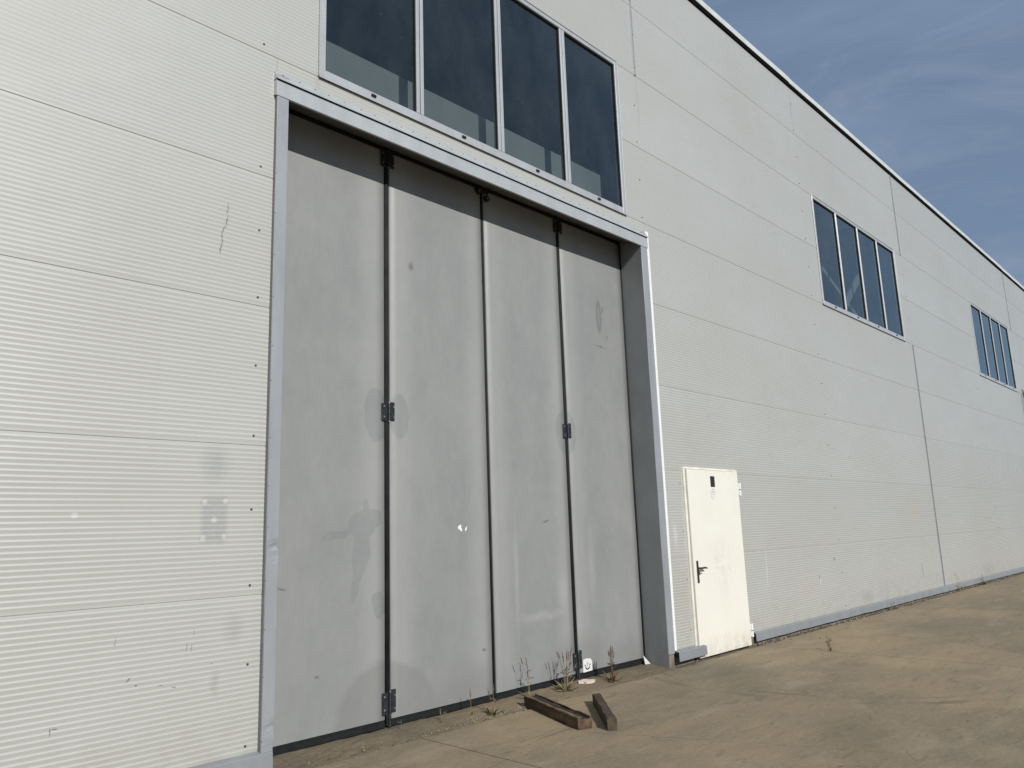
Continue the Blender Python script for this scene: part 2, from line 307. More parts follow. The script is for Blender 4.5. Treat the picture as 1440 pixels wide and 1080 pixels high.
M = dict(
    panel=panel_mat(), leaf=leaf_mat(), slab=concrete_mat('yard_concrete'), sill=concrete_mat('threshold_concrete', .72, False),
    plinth=simple('plinth_concrete', (.16, .145, .12), .9, 0, .3, 9), glass=glass_mat(),
    trim=trim_mat('galvanised_trim', (.325, .348, .370), .42, .25), reveal=simple('reveal_sheet', (.225, .238, .24), .5, 0, .08, 3),
    soffit=simple('shade_dark_soffit', (.085, .078, .07), .7, 0, .3, 4), strip2=trim_mat('pale_strip_sheet', (.25, .272, .29), .55, .05), strip=trim_mat('strip_sheet', (.155, .170, .182), .6, .05), flash=trim_mat('flashing_sheet', (.262, .278, .290), .45, .2), head=trim_mat('grey_fascia', (.40, .425, .44), .42, .15), bright=simple('bright_edge', (.74, .75, .74), .35, 0, .05, 12), side=simple('dull_edge', (.16, .17, .175), .55, .2, .15, 12),
    frame=trim_mat('window_aluminium', (.44, .46, .475), .38, .25), coping=trim_mat('coping_sheet', (.58, .62, .61), .4, .05), rubber=simple('black_rubber', (.012, .013, .014), .7, 0, .25, 20, .2),
    gap=simple('folded_edge_rubber', (.020, .022, .022), .85, 0, .3, 6, .12), coping_shade=simple('black_coping_shade', (.006, .006, .006), .95, 0, .2, 6, .03), hinge=simple('hinge_steel', (.028, .032, .036), .5, .4, .3, 30), bolt=simple('zinc_bolt', (.30, .31, .32), .4, .6, .2, 40), screw=simple('screw_head', (.075, .073, .07), .5, .3, .3, 60),
    cream=cream_mat(), creamframe=simple('cream_frame', (.70, .67, .58), .45, 0, .12, 9), black=simple('black_plate', (.022, .018, .016), .35, 0, .3, 30), brown=simple('worn_black_handle', (.045, .04, .035), .42, .4, .3, 50),
    sticker=simple('white_sticker', (.66, .66, .64), .5, 0, .05, 30), print_=simple('sticker_ink', (.03, .03, .03), .6, 0, .1, 30), grey=simple('sticker_grey', (.42, .42, .40), .6, 0, .1, 30),
    wood1=wood_mat('weathered_timber', (.055, .036, .023), (.115, .076, .047), (.21, .145, .088), 0), wood4=wood_mat('worn_timber_edge', (.10, .068, .042), (.30, .215, .14), (.05, .034, .022), 7), wood3=wood_mat('rotted_timber', (.022, .017, .013), (.05, .036, .025), (.07, .05, .034), 2), wood2=wood_mat('dark_timber', (.04, .032, .024), (.085, .064, .044), (.13, .09, .055), 5),
    straw=simple('dry_stalk', (.26, .205, .115), .85, 0, .3, 60), seed=simple('seed_head', (.13, .085, .062), .9, 0, .35, 80), green=simple('dull_leaf', (.125, .118, .06), .8, 0, .35, 60),
    brownleaf=simple('withered_leaf', (.14, .088, .05), .85, 0, .35, 60), stone=simple('pale_pebble', (.27, .24, .185), .9, 0, .35, 60), earth=simple('dark_crumb', (.085, .068, .046), .95, 0, .4, 60),
    plaster=simple('pinkish_plaster', (.70, .60, .53), .85, 0, .1, 40), inner=simple('inner_wall', (.22, .22, .21), .8, 0, .1, 2), beam=simple('painted_inner_beam', (.40, .385, .35), .7, 0, .05, 3), lampw=simple('lamp_housing', (.75, .76, .76), .4, 0, .05, 10), pipe=simple('grey_conduit', (.15, .16, .17), .5, .2, .1, 10),
    far=simple('dimmed_far_ground', (.075, .072, .062), .9, 0, .2, .4), lip=simple('broken_lip', (.235, .20, .145), .95, 0, .5, 22))

# ------------------------------------------------------------------ mesh helpers
class MB:
    def __init__(s): s.v = []; s.f = []; s.mi = []; s.mats = []
    def _m(s, mat):
        if mat not in s.mats: s.mats.append(mat)
        return s.mats.index(mat)
    def add(s, vs, fs, mat):
        o = len(s.v); s.v += [tuple(v) for v in vs]; k = s._m(mat)
        for f in fs: s.f.append(tuple(i+o for i in f)); s.mi.append(k)
    def box(s, x0, x1, y0, y1, z0, z1, mat, ch=0.0):
        if ch <= 0:
            vs = [(x, y, z) for x in (x0, x1) for y in (y0, y1) for z in (z0, z1)]
            s.add(vs, [(0, 1, 3, 2), (4, 6, 7, 5), (0, 4, 5, 1), (2, 3, 7, 6), (0, 2, 6, 4), (1, 5, 7, 3)], mat); return
        # chamfered box: a shrunken copy in each axis, hull by quads
        c = min(ch, (x1-x0)*.45, (y1-y0)*.45, (z1-z0)*.45); vs = []
        X, Y, Zz = (x0, x1), (y0, y1), (z0, z1); idx = {}
        for i in (0, 1):
            for j in (0, 1):
                for k in (0, 1):
                    sx, sy, sz = (1-2*i)*c, (1-2*j)*c, (1-2*k)*c
                    idx[i, j, k, 0] = len(vs); vs.append((X[i], Y[j]+sy, Zz[k]+sz))
                    idx[i, j, k, 1] = len(vs); vs.append((X[i]+sx, Y[j], Zz[k]+sz))
                    idx[i, j, k, 2] = len(vs); vs.append((X[i]+sx, Y[j]+sy, Zz[k]))
        F = []
        for i in (0, 1): q = [idx[i, 0, 0, 0], idx[i, 1, 0, 0], idx[i, 1, 1, 0], idx[i, 0, 1, 0]]; F.append(q if i else q[::-1])
        for j in (0, 1): q = [idx[0, j, 0, 1], idx[0, j, 1, 1], idx[1, j, 1, 1], idx[1, j, 0, 1]]; F.append(q if j else q[::-1])
        for k in (0, 1): q = [idx[0, 0, k, 2], idx[1, 0, k, 2], idx[1, 1, k, 2], idx[0, 1, k, 2]]; F.append(q if k else q[::-1])
        for i in (0, 1):
            for j in (0, 1): q = [idx[i, j, 0, 0], idx[i, j, 1, 0], idx[i, j, 1, 1], idx[i, j, 0, 1]]; F.append(q if i == j else q[::-1])
        for i in (0, 1):
            for k in (0, 1): q = [idx[i, 0, k, 0], idx[i, 0, k, 2], idx[i, 1, k, 2], idx[i, 1, k, 0]]; F.append(q if i == k else q[::-1])
        for j in (0, 1):
            for k in (0, 1): q = [idx[0, j, k, 1], idx[1, j, k, 1], idx[1, j, k, 2], idx[0, j, k, 2]]; F.append(q if j == k else q[::-1])
        for i in (0, 1):
            for j in (0, 1):
                for k in (0, 1):
                    q = [idx[i, j, k, 0], idx[i, j, k, 1], idx[i, j, k, 2]]; F.append(q if (i+j+k) % 2 else q[::-1])
        s.add(vs, F, mat)
    def extrude_x(s, prof, xs, mat, jit=None, close=True, caps=True):
        """prof: list of (y,z); xs: stations; jit(x,i)->(dy,dz)"""
        n = len(prof); vs = []
        for x in xs:
            for i, (y, z) in enumerate(prof):
                d = jit(x, i) if jit else (0, 0); vs.append((x, y+d[0], z+d[1]))
        fs = []
        rng = n if close else n-1
        for a in range(len(xs)-1):
            for i in range(rng):
                j = (i+1) % n; fs.append((a*n+i, (a+1)*n+i, (a+1)*n+j, a*n+j))
        if caps and close: fs.append(tuple(range(n))); fs.append(tuple((len(xs)-1)*n+i for i in range(n))[::-1])
        s.add(vs, fs, mat)
    def tube(s, pts, r, mat, seg=6):
        vs = []; P = [Vector(p) for p in pts]; rs = r if isinstance(r, (list, tuple)) else [r]*len(P)
        for k, p in enumerate(P):
            t = (P[min(k+1, len(P)-1)] - P[max(k-1, 0)]).normalized(); a = t.orthogonal().normalized(); b = t.cross(a)
            if k and (a.dot(pa) < 0.9): a = (pa - t*pa.dot(t)).normalized(); b = t.cross(a)
            pa = a
            for i in range(seg): q = 2*math.pi*i/seg; vs.append(p + rs[k]*(a*math.cos(q) + b*math.sin(q)))
        fs = [(k*seg+i, k*seg+(i+1) % seg, (k+1)*seg+(i+1) % seg, (k+1)*seg+i) for k in range(len(P)-1) for i in range(seg)]
        fs += [tuple(range(seg))[::-1], tuple((len(P)-1)*seg+i for i in range(seg))]
        s.add(vs, fs, mat)
    def cyl_y(s, x, z, y0, y1, r, mat, seg=10): s.tube([(x, y0, z), (x, y1, z)], r, mat, seg)
    def build(s, name, parent=None, smooth=False, origin=None):
        me = bpy.data.meshes.new(name)
        vs = s.v if origin is None else [(v[0]-origin[0], v[1]-origin[1], v[2]-origin[2]) for v in s.v]
        me.from_pydata(vs, [], s.f)
        for q in s.mats: me.materials.append(q)
        me.polygons.foreach_set('material_index', s.mi)
        if smooth: me.polygons.foreach_set('use_smooth', [True]*len(s.f))
        me.update(); o = bpy.data.objects.new(name, me); COL.objects.link(o)
        if origin is not None: o.location = origin
        if parent is not None: o.parent = parent; o.matrix_parent_inverse = Matrix.Identity(4)
        return o

def fixn(o):
    import bmesh
    bm = bmesh.new(); bm.from_mesh(o.data); bmesh.ops.recalc_face_normals(bm, faces=bm.faces); bm.to_mesh(o.data); bm.free(); return o
def tag(o, label=None, cat=None, group=None, kind=None):
    for k, v in (('label', label), ('category', cat), ('group', group), ('kind', kind)):
        if v: o[k] = v
    return o
def empty(name, loc): o = bpy.data.objects.new(name, None); o.location = loc; COL.objects.link(o); return o
def L(z): return z + Z0

# ================================================================== THE YARD
ground = MB(); ground.add([(-600, -600, -.06), (600, -600, -.06), (600, 600, -.06), (-600, 600, -.06)], [(0, 1, 2, 3)], M['far'])  # unseen far ground, colour darkened to cut light bounced into the door recess
ground = tag(ground.build('ground'), kind='structure')
EDGE = -.10
def slab(x0, x1, y0, y1, ragged):
    g = 0.006; n = 220 if ragged else 2; b = MB(); top = []; low = []
    for i in range(n+1):
        x = x0+g+(x1-x0-2*g)*i/n
        r = (noise.noise((x*2.3, 1, 0))*.05 + noise.noise((x*9, 4, 0))*.022 + noise.noise((x*31, 7, 0))*.012) if ragged else 0
        dz = -abs(noise.noise((x*14, 9, 0)))*.012 if ragged else 0
        top.append([(x, y0+g, -.006), (x, y0+g+.008, 0), (x, y1-.028+r-abs(noise.noise((x*6, 2, 0)))*.05, 0), (x, y1-.008+r, dz-.005), (x, y1+r+.004, -.05)])
    vs = [p for c in top for p in c]; fs = []
    for i in range(n):
        for j in range(4): fs.append((i*5+j, (i+1)*5+j, (i+1)*5+j+1, i*5+j+1))
    o = len(vs)
    # side skirts down into the joints
    for c in (top[0], top[-1]): vs += [(p[0], p[1], -.05) for p in c]
    for j in range(4):
        fs.append((j, j+1, o+j+1, o+j)); e = n*5
        fs.append((e+j+1, e+j, o+5+j, o+5+j+1))
    for i in range(n):
        a = len(vs); vs += [(top[i][0][0], y0+g, -.05), (top[i+1][0][0], y0+g, -.05)]; fs.append((i*5, a, a+1, (i+1)*5))
    b.add(vs, fs, M['slab']); o2 = fixn(b.build('slab', ground))
    if ragged:
        o2.data.materials.append(M['lip'])
        for p in o2.data.polygons:
            if p.index < n*4 and p.index % 4 >= 2: p.material_index = 1
    return o2
xs = [3.93 + 5.42*i for i in range(-3, 9)]
for i in range(len(xs)-1):
    slab(xs[i], xs[i+1], -5.6, EDGE, True)
    slab(xs[i], xs[i+1], -11.1, -5.6, False); slab(xs[i], xs[i+1], -16.6, -11.1, False)
# rough strip of older concrete between the slabs and the building
b = MB(); vs = []; fs = []; nx, ny = 560, 12
for i in range(nx+1):
    x = -7.4 + 45*i/nx
    for j in range(ny+1):
        y = -.24 + .62*j/ny
        t = max(0, min(1, (y+.1)/.3)); rise = .034*t if 2.7 < x < 7.5 else .0
        z = -.016 + rise + noise.noise((x*3, y*5, 0))*.010 + noise.noise((x*11, y*13, 3))*.008 + noise.noise((x*30, y*33, 5))*.004
        vs.append((x, y, z))
for i in range(nx):
    for j in range(ny): a = i*(ny+1)+j; fs.append((a, a+ny+1, a+ny+2, a+1))
b.add(vs, fs, M['sill']); b.build('threshold_strip', ground)

# ================================================================== THE WAREHOUSE
WH = empty('warehouse', (0, 0, 0))
tag(WH, 'long off-white ribbed sheet warehouse with grey folding door and dark strip windows', 'warehouse')
PIT = 1/31.0; H = .0024; TH = .08
def rib_profile(z0, z1, zbase):
    """outer line of a panel: fine horizontal ribs counted from the panel's own seam"""
    g = .0011; pr = [(.005, z0), (.005, z0+g), (.004, z0+g), (0, z0+g+.004)]
    k = 0
    while True:
        zb = zbase + .018 + k*PIT; k += 1
        if zb + PIT > z1 - .012: break
        if zb < z0 + .012: continue
        pr += [(-.08*H, zb+.08*PIT), (-.5*H, zb+.34*PIT), (-.92*H, zb+.58*PIT), (-H, zb+.66*PIT), (-.75*H, zb+.76*PIT), (-.15*H, zb+.94*PIT)]
    pr += [(0, z1-g-.004), (.004, z1-g), (.005, z1-g), (.005, z1), (TH, z1), (TH, z0)]
    return pr
def panel(x0, x1, z0, z1, zbase=None, name='panel'):
    b = MB(); pr = [(y, L(z)) for y, z in rib_profile(z0, z1, z0 if zbase is None else zbase)]
    b.extrude_x(pr, [x0, x1], M['panel']); return fixn(b.build(name, WH))
for r in range(5): panel(-7.4, 2.672, r, r+1)
for r in (5, 6): panel(-7.4, 3.03, r, r+1); panel(7.215, 12.885, r, r+1); panel(17.09, 22.935, r, r+1); panel(27.16, 37.6, r, r+1)
for r in (7, 8):
    for x0, x1 in ((-7.4, 7.595), (7.603, 17.50), (17.508, 27.615), (27.623, 37.6)): panel(x0, x1, r, r+1)
for r in range(5):
    if r < 2: panel(7.56, 8.03, r, r+1); panel(9.31, 17.53, r, r+1)
    else: panel(7.56, 17.53, r, r+1)
    panel(17.538, 27.615, r, r+1); panel(27.623, 37.6, r, r+1)
panel(2.674, 7.558, 4.80, 5.0, 4.0)
# plinth behind the base flashing
for x0, x1 in ((-7.4, 2.74), (7.46, 8.03), (9.32, 37.6)):
    b = MB(); b.box(x0, x1, .012, .30, -.06, L(.0)-.002, M['plinth'], .004); b.build('plinth', WH)
# inner shell: floor, rear and side walls, roof
b = MB(); b.box(-7.3, 37.5, .45, 25, -.05, .02, M['inner']); b.build('floor', WH)
b = MB(); b.box(-7.4, 37.6, 25, 25.1, -.05, L(8.98), M['inner']); b.build('rear_wall', WH)
for x in (-7.4, 37.5): b = MB(); b.box(x, x+.1, TH+.002, 24.99, -.05, L(8.98), M['inner']); b.build('side_wall', WH)
b = MB(); b.box(-7.4, 37.6, TH+.004, 25.1, L(8.99), L(9.015), M['inner']); b.build('roof', WH)

# coping with a black strip added under its drip edge as painted shadow line
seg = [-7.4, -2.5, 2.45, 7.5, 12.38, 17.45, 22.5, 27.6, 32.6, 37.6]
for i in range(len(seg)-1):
    dz = random.uniform(-.006, .006); dy = random.uniform(-.004, .004)
    pr = [(-.034+dy, L(8.955+dz)), (-.030+dy, L(8.95+dz)), (-.030+dy, L(9.04+dz)), (.30, L(9.06+dz)), (.30, L(9.066+dz)), (-.036+dy, L(9.046+dz))]
    n = 14; x0, x1 = seg[i]+.002, seg[i+1]+(.03 if i % 2 else -.002)
    ph = random.random()*9
    b = MB(); b.extrude_x(pr, [x0+(x1-x0)*k/n for k in range(n+1)], M['coping'], jit=lambda x, j: (noise.noise((x*1.3, ph, 0))*.005, noise.noise((x*.9, ph, 2))*.005 if j < 2 else 0)); fixn(b.build('coping', WH))
    b = MB(); b.box(seg[i], seg[i+1]-.001, -.024, -.0005, L(8.885), L(8.985), M['coping_shade']); b.build('coping_shade_strip', WH)

# cover strips over the vertical panel joints
strips = [(7.599, 7.0, 8.93, .05), (17.504, 7.0, 8.93, .045), (27.619, 7.0, 8.93, .045), (17.534, .0, 4.985, .064), (27.619, .0, 4.985, .064)]
for x, z0, z1, wd in strips:
    b = MB(); h = wd/2; sm_ = M['strip2'] if x < 10 else M['strip']
    n = 10; vs = []; fs = []
    for k in range(n+1):
        z = L(z0+(z1-z0)*k/n); o = noise.noise((x, z*.8, 0))*.004
        vs += [(x-h+o, -.0015, z), (x-h*.55+o, -.013, z), (x+h*.55+o, -.013, z), (x+h+o, -.0015, z)]
    for k in range(n):
        for j in range(3): fs.append((k*4+j, k*4+j+1, (k+1)*4+j+1, (k+1)*4+j))
    fs += [(0, 3, 2, 1), (n*4, n*4+1, n*4+2, n*4+3)]
    b.add(vs, fs, sm_); fixn(b.build('cover_strip', WH))

# base flashing in overlapping lengths
def flashing(x0, x1, out=.035, drop=.112, z=0.0, dent=.004, mat='flash', n=24):
    ph = random.random()*20
    pr = [(-.004, z+.006), (-out*.9, z-.006), (-out, z-.012), (-out-.006, z-drop), (-out+.004, z-drop+.004), (-out+.003, z-.016), (-.004, z-.004)]
    b = MB(); b.extrude_x([(y, L(q)) for y, q in pr], [x0+(x1-x0)*k/n for k in range(n+1)], M[mat],
        jit=lambda x, j: (noise.noise((x*2.2, ph, j*.05))*dent, noise.noise((x*2.8, ph+4, 0))*dent*(1.6 if j in (3, 4) else .3)))
    return fixn(b.build('base_flashing', WH))
o_ = 0
for i, (a, c) in enumerate([(9.43, 12.45), (12.43, 14.52), (14.50, 16.42), (16.40, 19.05), (19.03, 22.05), (22.03, 25.05), (25.03, 28.05), (28.03, 31.05), (31.03, 34.05), (34.03, 37.6)]):
    flashing(a, c, .032 + (.003 if i % 2 else 0), .105, .0, .005)
flashing(7.585, 8.165, .07, .105, .012, .003)
flashing(-7.4, -.9, .05, .12, .01, .01); flashing(-.93, 2.742, .054, .12, .012, .012, n=60)

# screws: one shared mesh, copied
b = MB(); b.tube([(0, 0, 0), (0, -.0022, 0)], .0085, M['screw'], 10); b.tube([(0, -.002, 0), (0, -.0068, 0)], .0058, M['screw'], 6)
SCR = b.build('screw', WH); SCR.location = (2.577, -.001, L(.565)); 
def screw(x, y, z, s=1.0):
    o = SCR.copy(); COL.objects.link(o); o.location = (x+random.uniform(-.003, .003), y, z+random.uniform(-.004, .004)); o.scale = (s,)*3
for k in [0] + list(range(2, 18)):
    if not (8 < k < 10): screw(2.577 - .0015*k, -.001, L(.065+.5*k), 1.0)
for k in range(10, 14): screw(7.548, -.001, L(.065+.5*k))
for k in range(0, 4): screw(7.965, -.001, L(.2+.55*k), .8)
for k in range(0, 18): screw(12.45, -.001, L(.065+.5*k), 1.05)
for k in range(0, 18):
    if k not in (10, 11, 12, 13): screw(22.45, -.001, L(.065+.5*k), 1.05)
for k in range(10, 14): screw(17.52, -.001, L(.065+.5*k)); 
for x, z0, z1, wd in strips:
    k = 0
    while z0+.1+k*.48 < z1: screw(x+(.012 if k % 2 else -.012), -.0125, L(z0+.1+k*.48), .8); k += 1

# ---------------------------------------------------------------- surround of the big door
XL, XR, YD = 2.762, 7.432, .30
TY = -.036
def trim_piece(x0, x1, z0, z1, name, side, dents, lo=0, hi=6):
    """pressed sheet jamb: outer edge, face and folded reveal"""
    n = 160; b = MB(); vs = []; fs = []
    for k in range(n+1):
        z = z0+(z1-z0)*k/n; w_ = noise.noise((z*1.7, x0, 0))*.003; d = 0
        for (zc, am, wz) in dents: d += am*math.exp(-((z-zc)/wz)**2)
        if side < 0: c = [(x0, 0.004), (x0+w_*.3, TY), (x0+.006, TY-.003), (x1-.004-d*.6+w_*.3, TY-.002+abs(d)*.5), (x1-d+w_, TY+.004+abs(d)*1.4), (x1-d*.4, .05), (x1, YD+.03)]
        else: c = [(x1, 0.004), (x1, TY), (x1-.006, TY-.003), (x0+.004+w_*.3, TY-.002), (x0+w_, TY+.004), (x0+.0079, .05), (x0+.035, YD+.03)]
        vs += [(x, y, L(z)) for x, y in c]
    mats = ['side', 'side', 'trim', 'trim', 'reveal', 'reveal'] if side < 0 else ['bright', 'trim', 'trim', 'trim', 'reveal', 'reveal']
    b.v += vs
    for j, mt in enumerate(mats):
        if not lo <= j < hi: continue
        f2 = [(k*7+j, k*7+j+1, (k+1)*7+j+1, (k+1)*7+j) for k in range(n)]
        b.add([], [], M[mt]); mi = b._m(M[mt])
        for f in f2: b.f.append(f); b.mi.append(mi)
    return b.build(name, WH)
trim_piece(2.663, XL, -.02, 4.845, 'door_jamb', -1, [(1.325, .034, .022), (1.27, -.010, .05), (.16, .016, .03), (1.0, .007, .12), (.02, .010, .05), (.55, -.005, .10)])
trim_piece(XR, 7.556, -.005, 4.845, 'door_jamb', 1, [], 0, 4); trim_piece(XR, 7.556, -.16, 4.845, 'door_reveal', 1, [], 4, 6)
b = MB(); b.box(7.575, 7.642, -.011, -.0028, L(.012), L(4.90), M['bright'], .002); b.build('edge_strip', WH)
b = MB(); b.box(XR+.012, 7.552, -.028, .03, -.05, L(-.006), M['plinth'], .008); b.build('jamb_footing', WH)
b = MB(); b.box(2.68, XL-.006, .0, .30, -.05, L(-.02), M['plinth'], .008); b.build('jamb_footing', WH)
# fascia over the door: drip flange, step, lower face, sloping soffit
FY = -.042
def sag(x): return noise.noise((x*.9, 3, 0))*.004
n = 48; X = [2.652+(7.565-2.652)*k/n for k in range(n+1)]
b = MB(); b.extrude_x([(-.001, L(4.880)), (-.012, L(4.878)), (-.016, L(4.852)), (-.024, L(4.850)), (-.058, L(4.806)), (-.058, L(4.797)), (-.054, L(4.797)), (-.050, L(4.806)), (-.001, L(4.806))], X, M['head'], jit=lambda x, j: (0, sag(x))); fixn(b.build('head_flange', WH))
b = MB(); b.extrude_x([(-.046, L(4.8055)), (-.046, L(4.7965)), (-.001, L(4.7965)), (-.001, L(4.8055))], X, M['rubber'], jit=lambda x, j: (0, sag(x))); fixn(b.build('head_gap', WH))
b = MB(); b.extrude_x([(-.001, L(4.796)), (FY+.012, L(4.798)), (FY, L(4.792)), (FY-.002, L(4.668)), (FY+.01, L(4.662)), (FY+.012, L(4.67)), (YD+.03, L(4.83)), (YD+.03, L(4.85)), (-.001, L(4.85))],
    X, M['head'], jit=lambda x, j: (0, sag(x) if j < 6 else 0)); ho = fixn(b.build('head_fascia', WH))
ho.data.materials.append(M['soffit'])  # underside colour darkened to deepen the shade over the door
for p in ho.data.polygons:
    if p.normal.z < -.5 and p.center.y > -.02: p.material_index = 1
for k in range(34): screw(2.70+.145*k+random.uniform(-.02, .02), -.013, L(4.866)+sag(2.7+.145*k), .62)
for k in range(15): screw(2.672, TY-.0015, L(.12+.33*k+random.uniform(-.05, .05)), .55)
for k in range(8): screw(7.545, TY-.0015, L(.25+.58*k+random.uniform(-.05, .05)), .5)
# panel above the door back wall (closes the opening head)
b = MB(); b.box(2.6, 7.7, YD+.032, YD+.10, L(4.80), L(5.02), M['inner']); b.build('lintel_beam', WH)

# ---------------------------------------------------------------- folding door
gaps = [(XL-.02, XL+.012), (3.905, 3.957), (5.100, 5.134), (6.260, 6.308), (XR+.012, XR+.06)]
ZB = -.062; ZT = 4.84
b = MB()
for i, (a, c) in enumerate(gaps): b.box(a-.03, c+.03, YD+.010+.002*(i % 2), YD+.045, L(ZB-.03), L(ZT), M['gap'])
FD = b.build('folding_door', WH); FD['label'] = 'grey four-leaf folding door with black rubber joints and dark hinges'
for a, c in gaps:
    b = MB(); mid = (a+c)/2; wd = (c-a)*.34
    b.tube([(mid, YD+.012, L(ZB-.02)), (mid, YD+.012, L(ZT))], (c-a)*.46, M['gap'], 8); b.build('rubber_seal', FD, True)
for i in range(4):
    x0, x1 = gaps[i][1], gaps[i+1][0]; nx, nz = 24, 40; b = MB(); vs = []; fs = []
    for k in range(nz+1):
        z = ZB+(ZT-ZB)*k/nz
        for j in range(nx+1):
            u = j/nx; x = x0+(x1-x0)*u; x = x0+.004 if j == 1 else x1-.004 if j == nx-1 else x; e = min(u, 1-u)*(x1-x0)
            y = YD + noise.noise((x*1.1, z*.6, i*3))*.0035 + noise.noise((x*2.5, z*1.4, i))*.0012
            if j in (0, nx): y += .028
            if i == 1 and abs(z-.17) < .14: y += .006*math.exp(-((x-4.42)/.12)**2)*(1 if z > .15 else -.8)
            vs.append((x, y, L(z)))
    for k in range(nz):
        for j in range(nx): a = k*(nx+1)+j; fs.append((a, a+1, a+nx+2, a+nx+1))
    b.add(vs, fs, M['leaf']); lf = b.build('leaf', FD)
    for p in lf.data.polygons: p.use_smooth = (p.index % nx) not in (0, nx-1)
    b = MB(); b.box(x0, x1, YD+.004, YD+.03, L(ZB-.028), L(ZB)-.001, M['rubber'], .004); b.box(x0, x1, YD-.012, YD+.02, L(ZB-.062), L(ZB-.024), M['rubber'], .008); b.build('bottom_seal', FD)
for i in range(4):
    b = MB(); b.box(gaps[i][1]+.001, gaps[i+1][0]-.001, YD-.010, YD+.02, L(4.775), L(4.835), M['rubber'], .006); b.build('head_shade_strip', FD)  # black strip added along the door top to deepen the shade there
def hinge(x, z, h, w_, low=False):
    b = MB(); y1 = YD-.001
    b.box(x-w_/2, x-.006, y1-.012, y1, L(z-h/2-.006), L(z+h/2-.004), M['hinge'], .004)
    b.box(x+.006, x+w_/2, y1-.012, y1, L(z-h/2+.004), L(z+h/2+.012), M['hinge'], .004)
    for k in range(3): b.tube([(x+.002, y1-.020, L(z-h/2+h*k/3+.003)), (x+.002, y1-.020, L(z-h/2+h*(k+1)/3-.003))], .0145, M['hinge'], 10)
    b.tube([(x+.002, y1-.020, L(z-h/2-.012)), (x+.002, y1-.020, L(z+h/2+.008))], .007, M['bolt'], 8)
    for sx in (-.36, .40):
        for sz in (-.3, .3): b.cyl_y(x+sx*w_, L(z+sz*h), y1-.019, y1-.010, .0075, M['bolt'], 6)
    if low: b.tube([(x, y1-.014, L(z-h/2-.11)), (x, y1-.014, L(z-h/2))], .013, M['hinge'], 8); b.box(x-.022, x+.022, y1-.01, y1+.004, L(z-h/2-.09), L(z-h/2), M['hinge'], .003)
    return b.build('hinge', FD)
for x in (3.938, 6.288): hinge(x, 2.392, .15, .135); hinge(x, .062, .165, .135, True); hinge(x, 4.705, .16, .145)
b = MB(); x = 5.117
for sx, dz in ((-.055, .02), (.05, -.03)): b.cyl_y(x+sx, L(4.72+dz), YD-.035, YD-.004, .032, M['hinge'], 14); b.cyl_y(x+sx, L(4.72+dz), YD-.042, YD-.034, .010, M['bolt'], 8)
b.box(x-.10, x+.09, YD-.012, YD-.002, L(4.745), L(4.80), M['hinge'], .004); b.build('top_roller', FD)
# sticker with a smiling bracket mark
b = MB(); cx, cz = 6.442, .0; ptsS = [(-.072, -.066), (.074, -.063), (.077, .030), (.055, .055), (-.02, .064), (-.068, .056)]
b.add([(cx+u, YD-.006, L(cz+v)) for u, v in ptsS] + [(cx+u, YD-.004, L(cz+v)) for u, v in ptsS], [tuple(range(6)), tuple(range(11, 5, -1))] + [(i, (i+1) % 6, 6+(i+1) % 6, 6+i) for i in range(6)], M['sticker'])
arcp = [(cx+.036*math.cos(rad(t)), cz-.004+.036*math.sin(rad(t))) for t in range(195, 350, 12)]
for (u0, v0), (u1, v1) in zip(arcp[:-1], arcp[1:]):
    d0 = Vector((u0-cx, v0-cz+.004)).normalized()*.0065; d1 = Vector((u1-cx, v1-cz+.004)).normalized()*.0065
    b.add([(u0-d0.x, YD-.0075, L(v0-d0.y)), (u1-d1.x, YD-.0075, L(v1-d1.y)), (u1+d1.x, YD-.0075, L(v1+d1.y)), (u0+d0.x, YD-.0075, L(v0+d0.y))], [(0, 1, 2, 3)], M['print_'])
for sx in (-1, 1):
    t0 = (cx+sx*.037, cz-.006); b.add([(t0[0]-.012, YD-.0078, L(t0[1])), (t0[0]+.012, YD-.0078, L(t0[1]-.002)), (t0[0]+sx*.004, YD-.0078, L(t0[1]+.016))], [(0, 1, 2)], M['print_'])
b.cyl_y(cx, L(cz+.014), YD-.0085, YD-.006, .014, M['grey'], 12); b.add([(cx-.008, YD-.0088, L(cz-.014)), (cx+.008, YD-.0088, L(cz-.014)), (cx+.008, YD-.0088, L(cz-.002)), (cx-.008, YD-.0088, L(cz-.002))], [(0, 1, 2, 3)], M['grey'])
st = fixn(b.build('sticker', FD)); st['label'] = 'white square sticker with black smile-shaped mark'

